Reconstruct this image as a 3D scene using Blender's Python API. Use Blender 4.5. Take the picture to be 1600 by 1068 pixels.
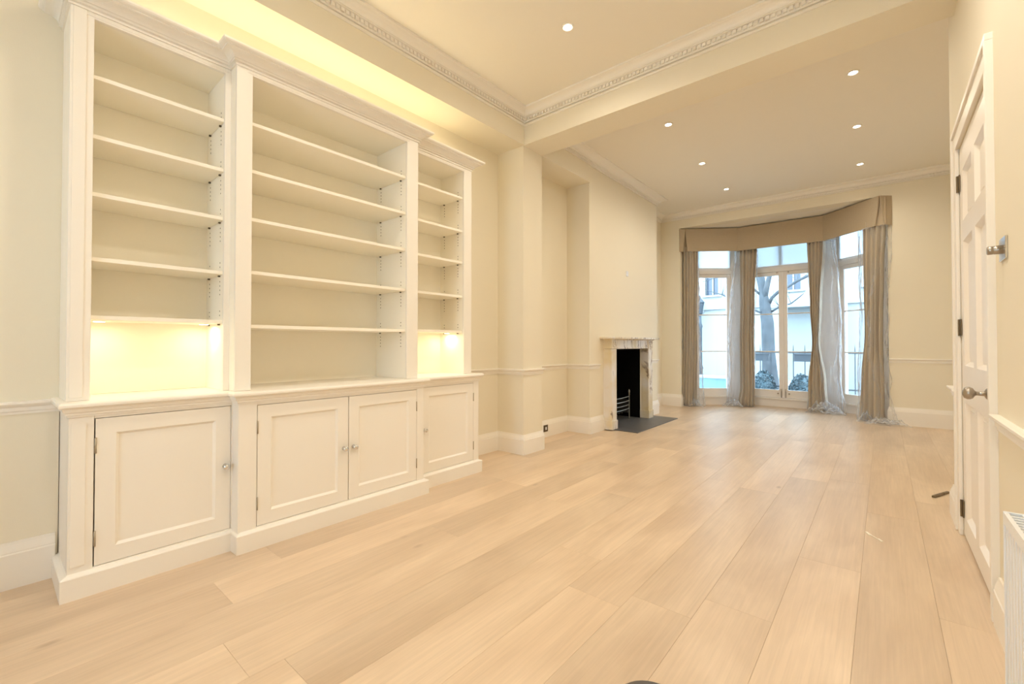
import bpy, bmesh, math, random
from mathutils import Vector, Matrix, noise
random.seed(7)
for o in list(bpy.data.objects): bpy.data.objects.remove(o)
S = bpy.context.scene
COL = S.collection
PI = math.pi

# ------------------------------------------------------------------ camera, sky, exposure
cam_d = bpy.data.cameras.new('camera'); cam = bpy.data.objects.new('camera', cam_d); COL.objects.link(cam)
cam.location = (0, 0, 1.15)
cam.rotation_euler = (math.radians(90.739), 0, math.radians(40.104))
cam_d.sensor_width = 36; cam_d.lens = 688.6 / 1600 * 36
cam_d.shift_y = -5.5 / 1600
cam_d.clip_start = 0.02; cam_d.clip_end = 200
S.camera = cam
W = bpy.data.worlds.new('overcast_sky'); S.world = W; W.use_nodes = True
wn = W.node_tree.nodes; wn.clear()
bg = wn.new('ShaderNodeBackground'); wo = wn.new('ShaderNodeOutputWorld')
tc = wn.new('ShaderNodeTexCoord'); sx = wn.new('ShaderNodeSeparateXYZ'); cr = wn.new('ShaderNodeValToRGB')
cr.color_ramp.elements[0].position = 0.0; cr.color_ramp.elements[0].color = (0.66, 0.83, 1.0, 1)
cr.color_ramp.elements[1].position = 0.6; cr.color_ramp.elements[1].color = (0.62, 0.80, 1.0, 1)
W.node_tree.links.new(tc.outputs['Generated'], sx.inputs[0]); W.node_tree.links.new(sx.outputs['Z'], cr.inputs[0])
W.node_tree.links.new(cr.outputs[0], bg.inputs[0]); W.node_tree.links.new(bg.outputs[0], wo.inputs[0])
bg.inputs[1].default_value = 13.0
S.view_settings.view_transform = 'Standard'; S.view_settings.look = 'None'
S.view_settings.exposure = 0.0; S.view_settings.gamma = 1.0; S.view_settings.use_curve_mapping = False
try:
    S.cycles.use_denoising = True; S.cycles.max_bounces = 12; S.cycles.diffuse_bounces = 7
    S.cycles.transparent_max_bounces = 16; S.cycles.sample_clamp_indirect = 6; S.cycles.caustics_reflective = False
    S.cycles.caustics_refractive = False; S.cycles.blur_glossy = 0.5
except Exception: pass

WARM = (1.0, 0.905, 0.75); WARM2 = (1.0, 0.86, 0.56)
def area(name, loc, rot, sx_, sy_, power, colr, spread=PI):
    l = bpy.data.lights.new(name, 'AREA'); l.shape = 'RECTANGLE'; l.size = sx_; l.size_y = sy_
    l.energy = power; l.color = colr; l.spread = spread
    o = bpy.data.objects.new(name, l); COL.objects.link(o); o.location = loc; o.rotation_euler = rot
    return o
P_SPOT = 54.0
# LED strip lying on top of the bookcase behind its crown, washing the wall and the soffit above
area('bookcase_top_strip_light', (-3.05, 1.54, 2.80), (PI, math.radians(-28), 0), 0.06, 2.45, 2.5, WARM2)

# ------------------------------------------------------------------ materials
def new_mat(name):
    m = bpy.data.materials.new(name); m.use_nodes = True
    nt = m.node_tree; b = nt.nodes['Principled BSDF']
    return m, nt, b
def mat(name, c, rough=0.5, metal=0.0, var=0.03, scale=6.0, bump=0.0, bscale=60.0, spec=0.5, coord='Object'):
    m, nt, b = new_mat(name); N = nt.nodes; L = nt.links
    t = N.new('ShaderNodeTexCoord'); n = N.new('ShaderNodeTexNoise'); n.inputs['Scale'].default_value = scale; n.inputs['Detail'].default_value = 4
    L.new(t.outputs[coord], n.inputs['Vector'])
    mx = N.new('ShaderNodeMix'); mx.data_type = 'RGBA'
    L.new(n.outputs['Fac'], mx.inputs[0])
    mx.inputs[6].default_value = (*[max(0, x * (1 - var)) for x in c], 1); mx.inputs[7].default_value = (*[min(1, x * (1 + var)) for x in c], 1)
    L.new(mx.outputs[2], b.inputs['Base Color'])
    b.inputs['Roughness'].default_value = rough; b.inputs['Metallic'].default_value = metal
    b.inputs['Specular IOR Level'].default_value = spec
    if bump:
        n2 = N.new('ShaderNodeTexNoise'); n2.inputs['Scale'].default_value = bscale; L.new(t.outputs[coord], n2.inputs['Vector'])
        bp = N.new('ShaderNodeBump'); bp.inputs['Strength'].default_value = bump; bp.inputs['Distance'].default_value = 0.01
        L.new(n2.outputs['Fac'], bp.inputs['Height']); L.new(bp.outputs[0], b.inputs['Normal'])
    return m
M = {}
M['wall'] = mat('cream_wall_paint', (0.82, 0.765, 0.635), 0.75, var=0.012, scale=1.5, bump=0.03, bscale=220, spec=0.25)
M['ceiling'] = mat('ceiling_paint', (0.86, 0.82, 0.74), 0.85, var=0.01, scale=1.0, spec=0.2)
M['trim'] = mat('ivory_satin_trim_paint', (0.88, 0.845, 0.785), 0.42, var=0.01, scale=3, spec=0.4)
M['joinery'] = mat('ivory_joinery_paint', (0.88, 0.84, 0.77), 0.45, var=0.012, scale=3, spec=0.4)
M['shelfint'] = mat('brightened_cabinet_inside_paint', (0.94, 0.895, 0.79), 0.6, var=0.012, scale=3, spec=0.3)  # paler than the joinery: extra brightness painted into the shaded shelf insides
M['window_paint'] = mat('white_window_paint', (0.84, 0.80, 0.76), 0.4, var=0.01)
M['doorpaint'] = mat('white_door_paint', (0.88, 0.835, 0.78), 0.4, var=0.01)
M['gapwood'] = mat('board_gap_base_wood', (0.42, 0.30, 0.19), 0.8)  # brown base colour seen in the gaps between planks
M['dark'] = mat('dark_gap', (0.05, 0.04, 0.03), 0.9)
M['soot'] = mat('sooty_firebox', (0.006, 0.006, 0.006), 0.95, spec=0.05)
M['iron'] = mat('cast_iron', (0.10, 0.10, 0.095), 0.45, metal=0.6, var=0.2, scale=40)
M['gratebar'] = mat('worn_grate_steel', (0.30, 0.30, 0.28), 0.4, metal=0.8, var=0.2, scale=40)
M['slate'] = mat('grey_slate_hearth', (0.115, 0.115, 0.12), 0.38, var=0.28, scale=5, bump=0.1, bscale=30)
M['chrome'] = mat('polished_chrome', (0.78, 0.78, 0.78), 0.14, metal=1.0, var=0.02)
M['nickel'] = mat('satin_nickel', (0.42, 0.38, 0.33), 0.3, metal=1.0, var=0.05)
M['hinge'] = mat('aged_brass_hinge', (0.20, 0.15, 0.09), 0.4, metal=0.8, var=0.15, scale=40)
M['cabinet_hinge'] = mat('painted_over_hinge', (0.40, 0.34, 0.25), 0.4, metal=0.3, var=0.1, scale=40)
M['pinhole'] = mat('shelf_pin_hole_dark', (0.10, 0.08, 0.05), 0.8)
M['fabric'] = mat('taupe_linen_pelmet', (0.47, 0.385, 0.275), 0.95, var=0.08, scale=90, bump=0.15, bscale=500, spec=0.1)
M['curtain'] = mat('beige_linen_curtain', (0.50, 0.425, 0.32), 0.95, var=0.08, scale=60, bump=0.12, bscale=400, spec=0.1)
M['rad'] = mat('white_radiator_enamel', (0.82, 0.84, 0.86), 0.3, var=0.01)
M['stucco'] = mat('white_stucco', (0.285, 0.305, 0.30), 0.8, var=0.04, scale=1.2)
M['stucco_grey'] = mat('grey_stucco_band', (0.16, 0.19, 0.22), 0.8, var=0.06, scale=2)
M['far_glass'] = mat('far_window_glass', (0.05, 0.07, 0.10), 0.15, var=0.2, scale=2)
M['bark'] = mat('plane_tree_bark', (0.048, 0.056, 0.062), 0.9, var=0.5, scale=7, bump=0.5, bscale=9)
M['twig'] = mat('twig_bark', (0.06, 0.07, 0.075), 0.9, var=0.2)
M['black_iron'] = mat('black_painted_iron', (0.02, 0.028, 0.036), 0.5, var=0.1)
M['teal'] = mat('pale_teal_render', (0.075, 0.155, 0.18), 0.6, var=0.08, scale=3)
M['asphalt'] = mat('wet_grey_paving', (0.13, 0.145, 0.16), 0.7, var=0.15, scale=3)
M['leaf'] = mat('dark_evergreen_leaf', (0.025, 0.05, 0.06), 0.6, var=0.4, scale=9)
M['plate_white'] = mat('white_plastic_plate', (0.82, 0.84, 0.9), 0.25)
M['darkplastic'] = mat('dark_grey_plastic', (0.09, 0.08, 0.075), 0.35, var=0.1)
M['paper'] = mat('cream_paper_scrap', (0.9, 0.85, 0.74), 0.8)
M['bronze'] = mat('dark_bronze_socket', (0.13, 0.10, 0.07), 0.35, metal=0.6)

# oak planks: colour and grain in world space, shifted from plank to plank
def make_oak():
    m, nt, b = new_mat('washed_oak_boards'); N = nt.nodes; L = nt.links
    g = N.new('ShaderNodeNewGeometry'); oi = N.new('ShaderNodeObjectInfo')
    off = N.new('ShaderNodeMath'); off.operation = 'MULTIPLY'; off.inputs[1].default_value = 37.0; L.new(oi.outputs['Random'], off.inputs[0])
    cmb = N.new('ShaderNodeCombineXYZ'); L.new(off.outputs[0], cmb.inputs[0]); L.new(off.outputs[0], cmb.inputs[1])
    add = N.new('ShaderNodeVectorMath'); add.operation = 'ADD'; L.new(g.outputs['Position'], add.inputs[0]); L.new(cmb.outputs[0], add.inputs[1])
    def nz(scale, sc, det=5, rough=0.55):
        mp = N.new('ShaderNodeMapping'); mp.inputs['Scale'].default_value = sc; L.new(add.outputs[0], mp.inputs[0])
        n = N.new('ShaderNodeTexNoise'); n.inputs['Scale'].default_value = scale; n.inputs['Detail'].default_value = det
        n.inputs['Roughness'].default_value = rough; n.inputs['Distortion'].default_value = 0.6; L.new(mp.outputs[0], n.inputs['Vector']); return n
    blot = nz(1.0, (3.0, 0.9, 1), 4); grain = nz(1.0, (70, 2.2, 1), 5); fine = nz(1.0, (260, 6, 1), 3)
    r1 = N.new('ShaderNodeValToRGB'); L.new(blot.outputs['Fac'], r1.inputs[0])
    r1.color_ramp.elements[0].position = 0.25; r1.color_ramp.elements[0].color = (0.58, 0.435, 0.30, 1)
    r1.color_ramp.elements[1].position = 0.75; r1.color_ramp.elements[1].color = (0.78, 0.62, 0.455, 1)
    r2 = N.new('ShaderNodeMapRange'); L.new(grain.outputs['Fac'], r2.inputs[0]); r2.inputs['From Min'].default_value = 0.3; r2.inputs['From Max'].default_value = 0.7
    r2.inputs['To Min'].default_value = 0.93; r2.inputs['To Max'].default_value = 1.05
    r3 = N.new('ShaderNodeMapRange'); L.new(oi.outputs['Random'], r3.inputs[0]); r3.inputs['To Min'].default_value = 0.90; r3.inputs['To Max'].default_value = 1.07
    r4 = N.new('ShaderNodeMapRange'); L.new(fine.outputs['Fac'], r4.inputs[0]); r4.inputs['To Min'].default_value = 0.95; r4.inputs['To Max'].default_value = 1.04
    m1 = N.new('ShaderNodeMath'); m1.operation = 'MULTIPLY'; L.new(r2.outputs[0], m1.inputs[0]); L.new(r3.outputs[0], m1.inputs[1])
    m2 = N.new('ShaderNodeMath'); m2.operation = 'MULTIPLY'; L.new(m1.outputs[0], m2.inputs[0]); L.new(r4.outputs[0], m2.inputs[1])
    sc = N.new('ShaderNodeVectorMath'); sc.operation = 'SCALE'; L.new(r1.outputs[0], sc.inputs[0]); L.new(m2.outputs[0], sc.inputs['Scale'])
    # knots
    mp = N.new('ShaderNodeMapping'); mp.inputs['Scale'].default_value = (3.2, 1.5, 1); L.new(add.outputs[0], mp.inputs[0])
    vo = N.new('ShaderNodeTexVoronoi'); vo.inputs['Scale'].default_value = 1.0; L.new(mp.outputs[0], vo.inputs['Vector'])
    kr = N.new('ShaderNodeMapRange'); L.new(vo.outputs['Distance'], kr.inputs[0]); kr.inputs['From Min'].default_value = 0.02; kr.inputs['From Max'].default_value = 0.07
    kr.inputs['To Min'].default_value = 0.55; kr.inputs['To Max'].default_value = 0.0
    mx = N.new('ShaderNodeMix'); mx.data_type = 'RGBA'; L.new(kr.outputs[0], mx.inputs[0]); L.new(sc.outputs[0], mx.inputs[6]); mx.inputs[7].default_value = (0.36, 0.24, 0.15, 1)
    L.new(mx.outputs[2], b.inputs['Base Color'])
    b.inputs['Roughness'].default_value = 0.37; b.inputs['Specular IOR Level'].default_value = 0.6
    bp = N.new('ShaderNodeBump'); bp.inputs['Strength'].default_value = 0.04; bp.inputs['Distance'].default_value = 0.003
    L.new(grain.outputs['Fac'], bp.inputs['Height']); L.new(bp.outputs[0], b.inputs['Normal'])
    return m
M['oak'] = make_oak()
def make_marble():
    m, nt, b = new_mat('veined_cream_marble'); N = nt.nodes; L = nt.links
    t = N.new('ShaderNodeTexCoord')
    n = N.new('ShaderNodeTexNoise'); n.inputs['Scale'].default_value = 3.0; n.inputs['Detail'].default_value = 6; L.new(t.outputs['Object'], n.inputs['Vector'])
    r = N.new('ShaderNodeValToRGB'); L.new(n.outputs['Fac'], r.inputs[0])
    r.color_ramp.elements[0].position = 0.3; r.color_ramp.elements[0].color = (0.72, 0.60, 0.36, 1)
    r.color_ramp.elements[1].position = 0.56; r.color_ramp.elements[1].color = (0.80, 0.76, 0.70, 1)
    mp = N.new('ShaderNodeMapping'); mp.inputs['Rotation'].default_value = (0.6, 0.0, 0); mp.inputs['Scale'].default_value = (1.5, 5.0, 1.3); L.new(t.outputs['Object'], mp.inputs[0])
    v = N.new('ShaderNodeTexNoise'); v.inputs['Scale'].default_value = 1.1; v.inputs['Detail'].default_value = 6; v.inputs['Distortion'].default_value = 0.8; L.new(mp.outputs[0], v.inputs['Vector'])
    d = N.new('ShaderNodeMath'); d.operation = 'SUBTRACT'; d.inputs[1].default_value = 0.5; L.new(v.outputs['Fac'], d.inputs[0])
    ab = N.new('ShaderNodeMath'); ab.operation = 'ABSOLUTE'; L.new(d.outputs[0], ab.inputs[0])
    mr = N.new('ShaderNodeMapRange'); mr.inputs['From Min'].default_value = 0.004; mr.inputs['From Max'].default_value = 0.02; mr.inputs['To Min'].default_value = 0.8; mr.inputs['To Max'].default_value = 0.0
    L.new(ab.outputs[0], mr.inputs[0])
    mx = N.new('ShaderNodeMix'); mx.data_type = 'RGBA'; L.new(mr.outputs[0], mx.inputs[0]); L.new(r.outputs[0], mx.inputs[6]); mx.inputs[7].default_value = (0.20, 0.13, 0.09, 1)
    L.new(mx.outputs[2], b.inputs['Base Color']); b.inputs['Roughness'].default_value = 0.25
    return m
M['marble'] = make_marble()
def make_glass():
    m, nt, b = new_mat('window_glass'); N = nt.nodes; L = nt.links; N.remove(b)
    out = N['Material Output']; tr = N.new('ShaderNodeBsdfTransparent'); tr.inputs[0].default_value = (0.93, 0.97, 0.98, 1)
    gl = N.new('ShaderNodeBsdfGlossy'); gl.inputs['Roughness'].default_value = 0.02
    fr = N.new('ShaderNodeFresnel'); fr.inputs[0].default_value = 1.35
    mx = N.new('ShaderNodeMixShader'); L.new(fr.outputs[0], mx.inputs[0]); L.new(tr.outputs[0], mx.inputs[1]); L.new(gl.outputs[0], mx.inputs[2]); L.new(mx.outputs[0], out.inputs[0])
    return m
M['glass'] = make_glass()
def make_blind():
    m, nt, b = new_mat('translucent_white_blind'); N = nt.nodes; L = nt.links; N.remove(b)
    out = N['Material Output']; tr = N.new('ShaderNodeBsdfTranslucent'); tr.inputs[0].default_value = (0.93, 0.96, 0.98, 1)
    df = N.new('ShaderNodeBsdfDiffuse'); df.inputs[0].default_value = (0.85, 0.88, 0.9, 1)
    t2 = N.new('ShaderNodeBsdfTransparent'); t2.inputs[0].default_value = (0.95, 0.98, 1, 1)
    n = N.new('ShaderNodeTexNoise'); n.inputs['Scale'].default_value = 400
    mx = N.new('ShaderNodeMixShader'); mx.inputs[0].default_value = 0.12; L.new(tr.outputs[0], mx.inputs[1]); L.new(df.outputs[0], mx.inputs[2])
    my = N.new('ShaderNodeMixShader'); my.inputs[0].default_value = 0.2; L.new(mx.outputs[0], my.inputs[1]); L.new(t2.outputs[0], my.inputs[2])
    L.new(my.outputs[0], out.inputs[0]); return m
M['blind'] = make_blind()
def make_plastic():
    m, nt, b = new_mat('clear_polythene_sheet'); N = nt.nodes; L = nt.links
    out = N['Material Output']; t = N.new('ShaderNodeTexCoord')
    mp = N.new('ShaderNodeMapping'); mp.inputs['Scale'].default_value = (1, 1, 0.35); L.new(t.outputs['Object'], mp.inputs[0])
    n = N.new('ShaderNodeTexNoise'); n.inputs['Scale'].default_value = 5; n.inputs['Detail'].default_value = 2; n.inputs['Distortion'].default_value = 1.0; L.new(mp.outputs[0], n.inputs['Vector'])
    bp = N.new('ShaderNodeBump'); bp.inputs['Strength'].default_value = 0.9; bp.inputs['Distance'].default_value = 0.03; L.new(n.outputs['Fac'], bp.inputs['Height'])
    b.inputs['Base Color'].default_value = (0.9, 0.92, 0.95, 1); b.inputs['Roughness'].default_value = 0.10; L.new(bp.outputs[0], b.inputs['Normal'])
    tr = N.new('ShaderNodeBsdfTransparent'); tr.inputs[0].default_value = (0.97, 0.98, 1, 1)
    tl = N.new('ShaderNodeBsdfTranslucent'); tl.inputs[0].default_value = (0.9, 0.93, 0.96, 1)
    ms = N.new('ShaderNodeMixShader'); ms.inputs[0].default_value = 0.35; L.new(b.outputs[0], ms.inputs[1]); L.new(tl.outputs[0], ms.inputs[2])
    lw = N.new('ShaderNodeLayerWeight'); lw.inputs[0].default_value = 0.35; L.new(bp.outputs[0], lw.inputs['Normal'])
    mr = N.new('ShaderNodeMapRange'); L.new(lw.outputs['Facing'], mr.inputs[0]); mr.inputs['To Min'].default_value = 0.07; mr.inputs['To Max'].default_value = 0.8
    mx = N.new('ShaderNodeMixShader'); L.new(mr.outputs[0], mx.inputs[0]); L.new(tr.outputs[0], mx.inputs[1]); L.new(ms.outputs[0], mx.inputs[2])
    L.new(mx.outputs[0], out.inputs[0]); return m
M['plastic'] = make_plastic()
def emis(name, c, s):
    m, nt, b = new_mat(name); b.inputs['Base Color'].default_value = (*c, 1)
    b.inputs['Emission Color'].default_value = (*c, 1); b.inputs['Emission Strength'].default_value = s
    return m
M['bulb'] = emis('lit_downlight_bulb', (1.0, 0.93, 0.80), 14)
M['puck'] = emis('lit_puck_light', (1.0, 0.90, 0.66), 10)
M['strip'] = emis('lit_led_strip', (1.0, 0.88, 0.6), 5)

# ------------------------------------------------------------------ mesh helpers
class MB:
    def __init__(s): s.v = []; s.f = []; s.T = None
    def pt(s, p):
        p = Vector(p)
        if s.T is not None: p = s.T @ p
        s.v.append(tuple(p)); return len(s.v) - 1
    def box(s, x0, x1, y0, y1, z0, z1):
        if x0 > x1: x0, x1 = x1, x0
        if y0 > y1: y0, y1 = y1, y0
        if z0 > z1: z0, z1 = z1, z0
        i = [s.pt(p) for p in ((x0,y0,z0),(x1,y0,z0),(x1,y1,z0),(x0,y1,z0),(x0,y0,z1),(x1,y0,z1),(x1,y1,z1),(x0,y1,z1))]
        for q in ((0,3,2,1),(4,5,6,7),(0,1,5,4),(1,2,6,5),(2,3,7,6),(3,0,4,7)): s.f.append([i[k] for k in q])
        return s
    def quad(s, *p): s.f.append([s.pt(q) for q in p]); return s
    def prism(s, poly, z0, z1):   # poly counter-clockwise in xy
        n = len(poly); a = [s.pt((x, y, z0)) for x, y in poly]; b = [s.pt((x, y, z1)) for x, y in poly]
        s.f.append(a[::-1]); s.f.append(b[:])
        for k in range(n): s.f.append([a[k], a[(k+1) % n], b[(k+1) % n], b[k]])
        return s
    def sweep(s, path, prof, closed=False):   # prof: (out, z) loop; out points to the right of travel
        n = len(path); P = [Vector(p) for p in path]; rings = []
        for k in range(n):
            ns = []
            if k > 0 or closed: d = (P[k] - P[k-1]).normalized(); ns.append(Vector((d.y, -d.x)))
            if k < n - 1 or closed: d = (P[(k+1) % n] - P[k]).normalized(); ns.append(Vector((d.y, -d.x)))
            m = ns[0] if len(ns) == 1 else (ns[0] + ns[1]) / max(0.2, 1 + ns[0].dot(ns[1]))
            rings.append([s.pt((P[k].x + m.x * o, P[k].y + m.y * o, z)) for o, z in prof])
        q = len(prof)
        for k in range(n if closed else n - 1):
            a, b = rings[k], rings[(k+1) % n]
            for j in range(q): s.f.append([a[j], b[j], b[(j+1) % q], a[(j+1) % q]])
        if not closed: s.f.append(rings[0][:]); s.f.append(rings[-1][::-1])
        return s
    def tube(s, pts, rad, seg=10, cap=True, wob=0.0):
        P = [Vector(p) for p in pts]; n = len(P)
        if not hasattr(rad, '__len__'): rad = [rad] * n
        rings = []; ref = Vector((0.13, 0.31, 0.94))
        for k in range(n):
            d = (P[min(k+1, n-1)] - P[max(k-1, 0)]).normalized()
            r0 = ref if abs(d.dot(ref)) < 0.9 else Vector((1, 0, 0))
            u = d.cross(r0).normalized(); w = d.cross(u); ring = []
            for j in range(seg):
                a = 2 * PI * j / seg; rr = rad[k] * (1 + wob * noise.noise(Vector((P[k].x * 3 + math.cos(a), P[k].y * 3 + math.sin(a), P[k].z * 2.5))))
                ring.append(s.pt(P[k] + (u * math.cos(a) + w * math.sin(a)) * rr))
            rings.append(ring)
        for k in range(n - 1):
            for j in range(seg): s.f.append([rings[k][j], rings[k][(j+1) % seg], rings[k+1][(j+1) % seg], rings[k+1][j]])
        if cap: s.f.append(rings[0][::-1]); s.f.append(rings[-1][:])
        return s
    def lathe(s, prof, c, axis, seg=20):   # prof: (r, t) along axis from c
        c = Vector(c); ax = Vector(axis).normalized(); r0 = Vector((0, 0, 1)) if abs(ax.z) < 0.9 else Vector((1, 0, 0))
        u = ax.cross(r0).normalized(); w = ax.cross(u); rings = []
        for r, t in prof:
            rings.append([s.pt(c + ax * t + (u * math.cos(2*PI*j/seg) + w * math.sin(2*PI*j/seg)) * max(r, 1e-4)) for j in range(seg)])
        for k in range(len(rings) - 1):
            for j in range(seg): s.f.append([rings[k][j], rings[k][(j+1) % seg], rings[k+1][(j+1) % seg], rings[k+1][j]])
        s.f.append(rings[0][::-1]); s.f.append(rings[-1][:])
        return s
    def build(s, name, m, parent=None, smooth=False, bevel=0.0, fix=True):
        me = bpy.data.meshes.new(name); me.from_pydata(s.v, [], s.f); me.update()
        if fix:
            bm = bmesh.new(); bm.from_mesh(me); bmesh.ops.recalc_face_normals(bm, faces=bm.faces); bm.to_mesh(me); bm.free()
        me.materials.append(M[m] if isinstance(m, str) else m)
        o = bpy.data.objects.new(name, me); COL.objects.link(o)
        if parent is not None: o.parent = parent; o.matrix_parent_inverse = parent.matrix_world.inverted() if parent.matrix_world != Matrix() else Matrix()
        if smooth:
            for p in me.polygons: p.use_smooth = True
        if bevel:
            b = o.modifiers.new('bevel', 'BEVEL'); b.width = bevel; b.segments = 2; b.limit_method = 'ANGLE'; b.angle_limit = 0.6
        return o
def tag(o, label=None, cat=None, group=None, kind=None):
    if label: o['label'] = label
    if cat: o['category'] = cat
    if group: o['group'] = group
    if kind: o['kind'] = kind
    return o
def empty(name, loc, label=None, cat=None, group=None, kind=None, rz=0.0):
    o = bpy.data.objects.new(name, None); COL.objects.link(o); o.empty_display_size = 0.1
    o.matrix_world = Matrix.Translation(loc) @ Matrix.Rotation(rz, 4, 'Z'); o.location = loc; o.rotation_euler = (0, 0, rz)
    return tag(o, label, cat, group, kind)
def struct(name, mb, m, label, cat, **k):
    return tag(mb.build(name, m, **k), label, cat, None, 'structure')
def copy_tree(o, parent=None, src_parent=None):
    c = o.copy(); COL.objects.link(c)
    if parent is not None: c.parent = parent; c.matrix_parent_inverse = o.matrix_parent_inverse.copy()
    for ch in [x for x in o.children]: copy_tree(ch, c)
    return c

# ------------------------------------------------------------------ room shell
ZC = 3.57            # ceiling
ZB = 3.23            # underside of beam and bulkheads
XL, XN, XB = -3.225, -2.87, -2.885     # left wall, nib face, chimney breast face
XR = 0.36            # right wall of the front room
XR2 = 1.0            # right wall of the far room
Y0 = -2.4            # rear wall behind the camera
YN0, YN1 = 3.59, 3.92                   # nib / beam
YC0, YC1 = 4.97, 7.18                   # chimney breast
YW = 8.25            # far wall
# bay points (inside faces)
BA = (-2.93, 8.507); BB = (-1.94, 9.345); BD = (-0.60, 9.345); BE = (-0.60, 9.379); BG = (0.15, 8.68)

def yw(x): return 8.24 + .0355 * (x + 3.225)
# floor: dark base with individual planks
fl = MB().box(-3.6, 1.3, Y0 - .2, 9.9, -0.06, -0.014)
floor = struct('floor', fl, 'gapwood', 'pale washed oak floor boards running the length of the room', 'floor')
row_x = [-0.095 + 0.265 * k for k in range(-12, 5)]
rnd = random.Random(5)
def inside_end(x0, x1):
    # far end of a row, following the bay
    def yb(x):
        if x < BA[0]: return yw(x) + 0.01
        if x > BG[0]: return yw(x) + 0.01
        if x < BB[0]: return BA[1] + (x - BA[0]) * (BB[1] - BA[1]) / (BB[0] - BA[0]) + .02
        if x < BD[0]: return BB[1] + .02
        return BE[1] + (x - BE[0]) * (BG[1] - BE[1]) / (BG[0] - BE[0]) + .02
    return yb
yb = inside_end(0, 0)
for ri in range(len(row_x) - 1):
    x0, x1 = row_x[ri], row_x[ri+1]
    if x1 < -3.25 or x0 > XR2: continue
    cuts = [Y0]; y = Y0 + rnd.uniform(0.4, 2.1)
    if abs(x0 + 0.89) < 0.01: cuts += [-.2, 1.91, 3.9, 6.2, 8.1]
    else:
        while y < 9.0: cuts.append(y); y += rnd.choice([1.8, 2.1, 2.2, 2.4])
    cuts.append(99)
    for k in range(len(cuts) - 1):
        a, b_ = cuts[k], cuts[k+1]; g = 0.0003
        xa, xb = x0 + g, x1 - g
        ea, eb = yb(xa), yb(xb)
        if a > max(ea, eb): continue
        last = b_ > min(ea, eb)
        e = 0.0005; mb = MB()
        pts = [(xa, a + g), (xb, a + g)] + ([(xb, max(a+.02, eb)), (xa, max(a+.02, ea))] if last else [(xb, b_ - g), (xa, b_ - g)])
        cx = sum(p[0] for p in pts) / 4; cy = sum(p[1] for p in pts) / 4
        lo = [mb.pt((p[0], p[1], -0.014)) for p in pts]; mi = [mb.pt((p[0], p[1], -e)) for p in pts]
        hi = [mb.pt((p[0] + (e if p[0] < cx else -e), p[1] + (e if p[1] < cy else -e), 0)) for p in pts]
        mb.f.append(hi)
        for q in range(4):
            r_ = (q+1) % 4; mb.f.append([lo[q], lo[r_], mi[r_], mi[q]]); mb.f.append([mi[q], mi[r_], hi[r_], hi[q]])
        mb.build('plank', 'oak', floor, fix=False)

struct('wall_left', MB().box(-3.5, XL, 0.232, YN0, 0, ZC + .1), 'wall', 'cream wall behind and beside the bookcase, up to the pier', 'wall')
struct('wall_near_left', MB().box(-3.5, -3.165, Y0, 0.232, 0, ZC + .1), 'wall', 'cream wall to the left of the bookcase', 'wall')
struct('wall_pier', MB().box(-3.5, XN, YN0, YN1, 0, ZB), 'wall', 'narrow cream pier projecting from left wall under the beam', 'wall')
struct('wall_recess', MB().box(-3.5, XL, YN1, YC0, 0, ZC + .1), 'wall', 'cream recessed wall between the pier and the chimney breast', 'wall')
struct('wall_far_left', MB().box(-3.5, XL, YC1, YW + .2, 0, ZC + .1), 'wall', 'cream recessed wall between chimney breast and bay', 'wall')
# chimney breast with the fireplace opening (Y 5.48..6.53, up to 1.08)
cb = MB().box(-3.6, XB, YC0, 5.48, 0, ZC + .1).box(-3.6, XB, 6.53, YC1, 0, ZC + .1).box(-3.6, XB, 5.48, 6.53, 1.08, ZC + .1)
struct('wall_chimney_breast', cb, 'wall', 'cream chimney breast above and around the fireplace', 'wall')
fb = MB().box(-3.52, -3.42, 5.46, 6.55, 0, 1.1).box(-3.45, XB - .012, 5.465, 5.487, 0, 1.09).box(-3.45, XB - .012, 6.523, 6.545, 0, 1.09).box(-3.45, XB - .012, 5.47, 6.54, 1.06, 1.085)
struct('wall_firebox', fb, 'soot', 'black sooty inside of the fireplace opening', 'firebox')
# right walls
rw = MB().box(XR, XR + .3, Y0, 2.795, 0, ZC + .1).box(XR, XR + .3, 3.795, 4.22, 0, ZC + .1).box(XR, XR + .3, 2.795, 3.795, 2.335, ZC + .1).box(XR + .1, XR + .3, 2.79, 3.80, 0, 2.34)
rw.box(XR + .3, XR2 + .2, 4.02, 4.22, 0, ZC + .1)
struct('wall_right', rw, 'wall', 'cream right-hand wall with the panelled door in it', 'wall')
struct('wall_far_right', MB().box(XR2, XR2 + .2, 4.22, YW + .2, 0, ZC + .1), 'wall', 'cream right-hand wall of the far room', 'wall')
# far wall, left and right of the bay, and header over the bay opening
ZBAY = 3.30
OL, OR = -2.87, .062
for nm_, xa_, xb_, za_, lb_ in (('wall_far_left_end', -3.5, OL, 0, 'cream far wall left of the bay'), ('wall_far_right_end', OR, XR2 + .2, 0, 'cream far wall right of the bay'), ('wall_bay_header', OL, OR, ZBAY, 'cream wall strip above the bay opening')):
    struct(nm_, MB().prism([(xa_, yw(xa_)), (xb_, yw(xb_)), (xb_, yw(xb_) + .2), (xa_, yw(xa_) + .2)], za_, ZC + .1), 'wall', lb_, 'wall')
# rear wall with a window hole (behind the camera)
bw = MB().box(-3.5, -1.9, Y0 - .2, Y0, 0, ZC + .1).box(-.8, XR + .3, Y0 - .2, Y0, 0, ZC + .1).box(-1.9, -.8, Y0 - .2, Y0, 0, .9).box(-1.9, -.8, Y0 - .2, Y0, 2.4, ZC + .1)
struct('wall_rear', bw, 'wall', 'cream rear wall behind the viewpoint', 'wall')
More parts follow.
